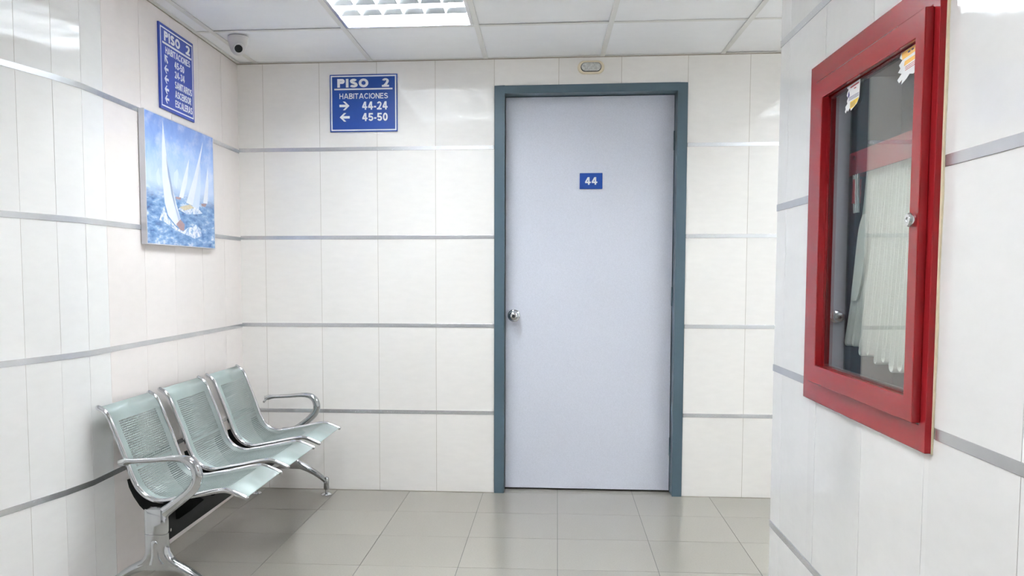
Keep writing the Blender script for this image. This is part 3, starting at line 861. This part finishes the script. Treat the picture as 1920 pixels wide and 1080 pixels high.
for y, sgn in ((YN, -1), (YF, 1)):
    mb = MB()
    mb.tube([(a[0], y, a[1]) for a in AR], [(a[2], a[3]) for a in AR], 16, side=(0, 1, 0))
    # little stud fixing the arm to the seat tube
    mb.tube([(-1.474, y, 0.519), (-1.478, y - sgn * 0.042, 0.505)], 0.006, 10)
    mb.build('armrest', M['steel'], bench, smooth=60)
    # pedestal: post and two splayed feet, one casting
    mb = MB()
    secs = [(0.360, -1.3555, 0.0375, 0.019), (0.354, -1.3555, 0.0405, 0.022), (0.300, -1.356, 0.0405, 0.022), (0.2755, -1.3565, 0.0405, 0.022), (0.2745, -1.3565, 0.0385, 0.020), (0.2715, -1.3565, 0.0385, 0.020),
            (0.2705, -1.3565, 0.0405, 0.022), (0.235, -1.356, 0.0405, 0.022), (0.205, -1.354, 0.043, 0.022), (0.185, -1.352, 0.052, 0.022), (0.170, -1.350, 0.066, 0.021), (0.158, -1.349, 0.086, 0.019), (0.142, -1.348, 0.085, 0.017)]
    vs = []; fs = []
    for z, cx, hx, hy in secs:
        vs += [(cx + u, y + v, z) for u, v in rrect(hx, hy, min(hx, hy) * 0.75)]
    nn = len(rrect(1, 1, .5))
    for a in range(len(secs) - 1):
        for b in range(nn):
            fs.append((a * nn + b, a * nn + (b + 1) % nn, (a + 1) * nn + (b + 1) % nn, (a + 1) * nn + b))
    fs += [tuple(range(nn)), tuple(range((len(secs) - 1) * nn, len(secs) * nn))]
    mb.add(vs, fs)
    for m_ in (-1, 1):
        cx = -1.349
        L_ = smooth_path([(cx + m_ * 0.010, 0.180, 0.024, 0.020), (cx + m_ * 0.050, 0.160, 0.021, 0.020), (cx + m_ * 0.100, 0.137, 0.017, 0.019), (cx + m_ * 0.150, 0.107, 0.014, 0.017), (cx + m_ * 0.190, 0.075, 0.0125, 0.015)], 5)
        mb.tube([(a[0], y, a[1]) for a in L_], [(a[2], a[3]) for a in L_], 16, side=(0, 1, 0))
        mb.lathe((cx + m_ * 0.192, y, 0.0), (0, 0, 1), [(0, 0.030), (0.0135, 0.030), (0.0145, 0.040), (0.0145, 0.085), (0.012, 0.094), (0.006, 0.098), (0, 0.099)], 20)
    # raised rib running down the outside
    rib = smooth_path([(-1.3565, 0.250, 0.006, 0.002), (-1.3565, 0.243, 0.012, 0.0035), (-1.356, 0.215, 0.013, 0.0035), (-1.354, 0.190, 0.017, 0.0035), (-1.351, 0.165, 0.028, 0.003)], 4)
    mb.tube([(a[0], y + sgn * 0.021, a[1]) for a in rib], [(a[2], a[3]) for a in rib], 12, side=(0, 1, 0))
    ped = mb.build('pedestal_leg', M['steel'], bench, smooth=50)
    for m_ in (-1, 1):
        mb = MB()
        mb.lathe((-1.349 + m_ * 0.192, y, 0.0), (0, 0, 1), [(0, 0.0003), (0.026, 0.0003), (0.027, 0.004), (0.020, 0.010), (0.008, 0.013), (0.007, 0.030), (0, 0.030)], 24)
        mb.build('foot', M['chrome'], ped, smooth=40)

# ------------------------------------------------------------------ fire hose cabinet
cab = thing('fire_hose_cabinet', (XR, 1.905, 0.867), 'red glazed fire hose cabinet set into the right wall', 'cabinet')
def f_cab(u, v, w): return (XR - w, u, v)
mb = MB()
mb.ring(f_cab, (1.546, 2.258, 0.867, 1.694), (1.574, 2.168, 0.914, 1.644), 0.0008, 0.014)
mb.build('cabinet_frame', M['red'], cab, bevel=0.002)
mb = MB()
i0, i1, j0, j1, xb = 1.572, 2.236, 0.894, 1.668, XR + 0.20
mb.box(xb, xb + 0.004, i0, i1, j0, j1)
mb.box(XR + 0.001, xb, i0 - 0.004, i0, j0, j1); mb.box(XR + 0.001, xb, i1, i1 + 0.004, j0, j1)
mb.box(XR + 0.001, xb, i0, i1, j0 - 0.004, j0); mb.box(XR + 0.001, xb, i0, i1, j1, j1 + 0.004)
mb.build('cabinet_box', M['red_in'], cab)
def GXF(y): return 0.6645 + 0.0057 * (y - 1.86)      # the pane sits a hair out of parallel
dr = MB()
dr.ring(f_cab, (1.566, 2.166, 0.918, 1.640), (1.604, 2.116, 0.962, 1.596), 0.0142, 0.030)
dr.ring(f_cab, (1.599, 2.121, 0.957, 1.601), (1.604, 2.116, 0.962, 1.596), 0.003, 0.0142)
drw = dr.build('cabinet_door', M['red'], cab, bevel=0.002)
mb = MB()
mb.prism([(GXF(1.6045), 1.6045), (GXF(2.1155), 2.1155), (GXF(2.1155) + 0.0035, 2.1155), (GXF(1.6045) + 0.0035, 1.6045)], lambda u, v, w: (u, v, w), 0.9625, 1.5955)
mb.build('glass_pane', M['glass'], drw)
mb = MB(); mb.ring(f_cab, (1.6042, 2.1158, 0.9622, 1.5958), (1.609, 2.111, 0.967, 1.591), 0.0035, 0.0085)
mb.build('gasket', M['rubber'], drw)
mb = MB()
lk = (XR - 0.0302, 1.583, 1.277)
mb.lathe(lk, (-1, 0, 0), [(0, 0), (0.011, 0), (0.0125, 0.002), (0.0125, 0.009), (0.0105, 0.012), (0.005, 0.012), (0.004, 0.0105), (0, 0.0105)], 28)
mb.build('lock', M['chrome'], drw, smooth=40)
for z0, z1 in ((1.485, 1.575), (1.022, 1.092)):
    mb = MB(); mb.tube([(XR - 0.017, 2.173, z0), (XR - 0.017, 2.173, z1)], 0.0045, 12)
    mb.build('hinge', M['red'], drw, smooth=40)
# what is left of two stickers behind the pane edge
def sticker(y0, y1, z0, z1, kind):
    r = random.Random(5 + kind)
    m_ = [M['white'], mat('sticker_yellow', s2l((240, 200, 40)), 0.4, var=0.05), mat('sticker_ink', s2l((70, 60, 120)), 0.5, var=0.05), mat('sticker_red', s2l((190, 60, 70)), 0.5, var=0.05), mat('sticker_orange', s2l((245, 190, 90)), 0.4, var=0.05)]
    mb = MB()
    W = y1 - y0; Hh = z1 - z0
    fn = lambda u, v, w: (GXF(y1 - u * W) - 0.0003 - w, y1 - u * W, z0 + v * Hh)
    if kind == 0:
        left = [(0.0, 0.08), (0.05, 0.16), (0.02, 0.26), (0.16, 0.34), (0.12, 0.45), (0.20, 0.55), (0.10, 0.66), (0.14, 0.78), (0.22, 0.86), (0.10, 0.95)]
        poly = [(1.0, 1.0), (0.12, 0.98)] + left[::-1] + [(0.06, 0.0), (0.16, 0.10), (0.20, 0.02), (0.34, 0.12), (0.42, 0.0), (0.60, 0.08), (0.82, 0.16), (0.96, 0.34)]
        mb.face([fn(u, v, 0) for u, v in poly], 0)
        mb.face([fn(u, v, 0.0001) for u, v in [(0.36, 0.08), (0.62, 0.10), (0.85, 0.22), (0.95, 0.36), (0.36, 0.34)]], 1)
        for k in range(3): mb.face([fn(u, v, 0.0002) for u, v in [(0.40, 0.14 + .06 * k), (0.70, 0.16 + .06 * k), (0.70, 0.18 + .06 * k), (0.40, 0.16 + .06 * k)]], 2)
        for k in range(3): mb.face([fn(u, v, 0.0002) for u, v in [(0.25, 0.42 + .05 * k), (0.94, 0.42 + .05 * k), (0.94, 0.44 + .05 * k), (0.25, 0.44 + .05 * k)]], 2)
        mb.face([fn(u, v, 0.0002) for u, v in [(0.35, 0.86), (0.92, 0.88), (0.92, 0.93), (0.35, 0.91)]], 3)
        mb.face([fn(u, v, 0.0002) for u, v in [(0.60, 0.76), (0.75, 0.76), (0.75, 0.80), (0.60, 0.80)]], 3)
        mb.face([fn(u, v, 0.0002) for u, v in [(0.18, 0.58), (0.26, 0.54), (0.32, 0.62), (0.26, 0.80), (0.20, 0.72)]], 2)
    else:
        poly = [(1.0, 1.0), (0.15, 0.97), (0.10, 0.84), (0.22, 0.74), (0.08, 0.64), (0.14, 0.52), (0.04, 0.42), (0.20, 0.33), (0.02, 0.20), (0.10, 0.08), (0.24, 0.14), (0.20, 0.0), (0.42, 0.10), (0.55, 0.20), (0.70, 0.14), (1.0, 0.24)]
        mb.face([fn(u, v, 0) for u, v in poly], 0)
        mb.face([fn(u, v, 0.0001) for u, v in [(0.18, 0.96), (1.0, 0.99), (1.0, 0.80), (0.22, 0.74)]], 4)
        mb.face([fn(u, v, 0.0001) for u, v in [(0.30, 0.52), (0.95, 0.58), (0.95, 0.70), (0.32, 0.66)]], 4)
        for k in range(3): mb.face([fn(u, v, 0.0002) for u, v in [(0.36, 0.36 + .05 * k), (0.9, 0.40 + .05 * k), (0.9, 0.42 + .05 * k), (0.36, 0.38 + .05 * k)]], 3)
        for q in ((0.45, 0.86), (0.60, 0.87), (0.75, 0.88)): mb.face([fn(u, v, 0.0002) for u, v in [q, (q[0] + .1, q[1]), (q[0] + .1, q[1] + .05), (q[0], q[1] + .05)]], 2)
    mb.build('sticker', m_, drw, weld=False)


sticker(1.912, 2.003, 1.537, 1.594, 0)
sticker(1.610, 1.716, 1.535, 1.595, 1)
# rack bar the hose hangs from
mb = MB()
mb.box(0.722, 0.727, 1.600, 2.130, 1.412, 1.466); mb.box(0.722, 0.80, 2.1305, 2.1345, 1.412, 1.466); mb.box(0.722, 0.80, 1.5955, 1.5995, 1.412, 1.466)
rack = mb.build('hose_rack', M['red'], cab, bevel=0.001)
mb = MB(); mb.lathe((0.7218, 2.094, 1.452), (-1, 0, 0), [(0, 0), (0.005, 0), (0.005, 0.003), (0, 0.003)], 12)
mb.build('bolt', M['chrome'], rack)
mb = MB(); mb.tube([(0.7215, 2.075, 1.40), (0.7215, 2.078, 1.345)], 0.010, 12)
mb.build('valve_handle', M['red'], rack, smooth=40)
for dy in (0.0, 0.016, 0.030):
    mb = MB(); mb.tube([(0.7165, 2.086 - dy, 1.411), (0.7165, 2.074 - dy * 0.8, 1.322)], 0.0028, 8)
    mb.build('hanger_rod', M['chrome'], rack, smooth=40)
mb = MB()
yy = [(1.5435, 0.0), (1.541, 0.12), (1.5385, 0.22), (1.5415, 0.31), (1.5375, 0.45), (1.540, 0.55), (1.5365, 0.66), (1.540, 0.74), (1.5375, 0.83)]
mb.prism([(y, 0.866 + z) for y, z in yy] + [(1.5455, 1.696), (1.5455, 0.866)], f_cab, 0.0004, 0.0035)
mb.build('caulk_line', M['caulk'], cab)

# the flat hose, folded back and forth on the rack
hose = thing('fire_hose', (0.77, 1.86, 0.96), 'folded white canvas fire hose hanging inside the red cabinet', 'hose')


def fold(yt, yb, zb, w, x0=0.736, x1=0.798, zt=1.455, th=0.0050):
    pts = [(yt - 0.007, zt)]
    for t in (0.25, 0.5, 0.75, 0.9): pts.append((yt - 0.007 + (yb - w - yt + 0.007) * t ** 1.3, zt + (zb + w - zt) * t))
    for k in range(9):
        a = PI + PI * k / 8; pts.append((yb + w * math.cos(a), zb + w + w * math.sin(a)))
    for t in (0.9, 0.75, 0.5, 0.25): pts.append((yt + 0.007 + (yb + w - yt - 0.007) * t ** 1.3, zt + (zb + w - zt) * t))
    pts.append((yt + 0.007, zt))
    L_, R_ = [], []
    for i in range(len(pts)):
        a, b = Vector(pts[max(i - 1, 0)]), Vector(pts[min(i + 1, len(pts) - 1)])
        t = (b - a).normalized(); nn = Vector((-t.y, t.x)) * th / 2
        L_.append(Vector(pts[i]) + nn); R_.append(Vector(pts[i]) - nn)
    n = len(pts)
    vs = []
    # rounded edge: the front lip is pulled in
    for x, s in ((x0, 0.35), (x0 + 0.0025, 1.0), (x1 - 0.0025, 1.0), (x1, 0.35)):
        for A, B in zip(L_, R_):
            c = (A + B) / 2; p = c + (A - c) * s; vs.append((x, p.x, p.y))
        for A, B in zip(L_, R_):
            c = (A + B) / 2; p = c + (B - c) * s; vs.append((x, p.x, p.y))
    fs = []
    for lay in range(3):
        o, q = lay * 2 * n, (lay + 1) * 2 * n
        for i in range(n - 1):
            fs.append((o + i, o + i + 1, q + i + 1, q + i)); fs.append((o + n + i, o + n + i + 1, q + n + i + 1, q + n + i))
        fs.append((o, o + n, q + n, q)); fs.append((o + n - 1, o + 2 * n - 1, q + 2 * n - 1, q + n - 1))
    for o in (0, 6 * n):
        for i in range(n - 1): fs.append((o + i, o + i + 1, o + n + i + 1, o + n + i))
    mb = MB(); mb.add(vs, fs)
    return mb


hr = random.Random(4)
NF = 13
for k in range(NF):
    t = k / (NF - 1)
    yt = 2.045 - 0.415 * t
    lean = 0.105 * (1 - t) ** 1.6 + 0.012
    zb = [1.008, 1.010, 0.992, 0.996, 0.982, 0.990, 0.974, 0.979, 0.972, 0.968, 0.950, 0.960, 0.955][k]
    fold(yt, yt + lean, zb, 0.0095 + hr.uniform(-0.0025, 0.003)).build('hose_fold', M['hose'], hose, smooth=50)
# the loose end below its coupling, hanging in front at the far side
mb = MB()
e = smooth_path([(2.052, 1.318, 0.010), (2.060, 1.290, 0.022), (2.066, 1.25, 0.028), (2.078, 1.19, 0.029), (2.094, 1.14, 0.024), (2.104, 1.118, 0.018)], 5)
vs = []; fs = []
for y, z, hw in e: vs += [(0.7305, y - hw, z), (0.7305, y + hw, z), (0.7345, y + hw, z), (0.7345, y - hw, z)]
for i in range(len(e) - 1):
    for j in range(4): fs.append((4 * i + j, 4 * i + (j + 1) % 4, 4 * i + 4 + (j + 1) % 4, 4 * i + 4 + j))
fs += [(0, 1, 2, 3), tuple(4 * (len(e) - 1) + j for j in range(4))]
mb.add(vs, fs)
mb.build('hose_end', M['hose'], hose, smooth=40)
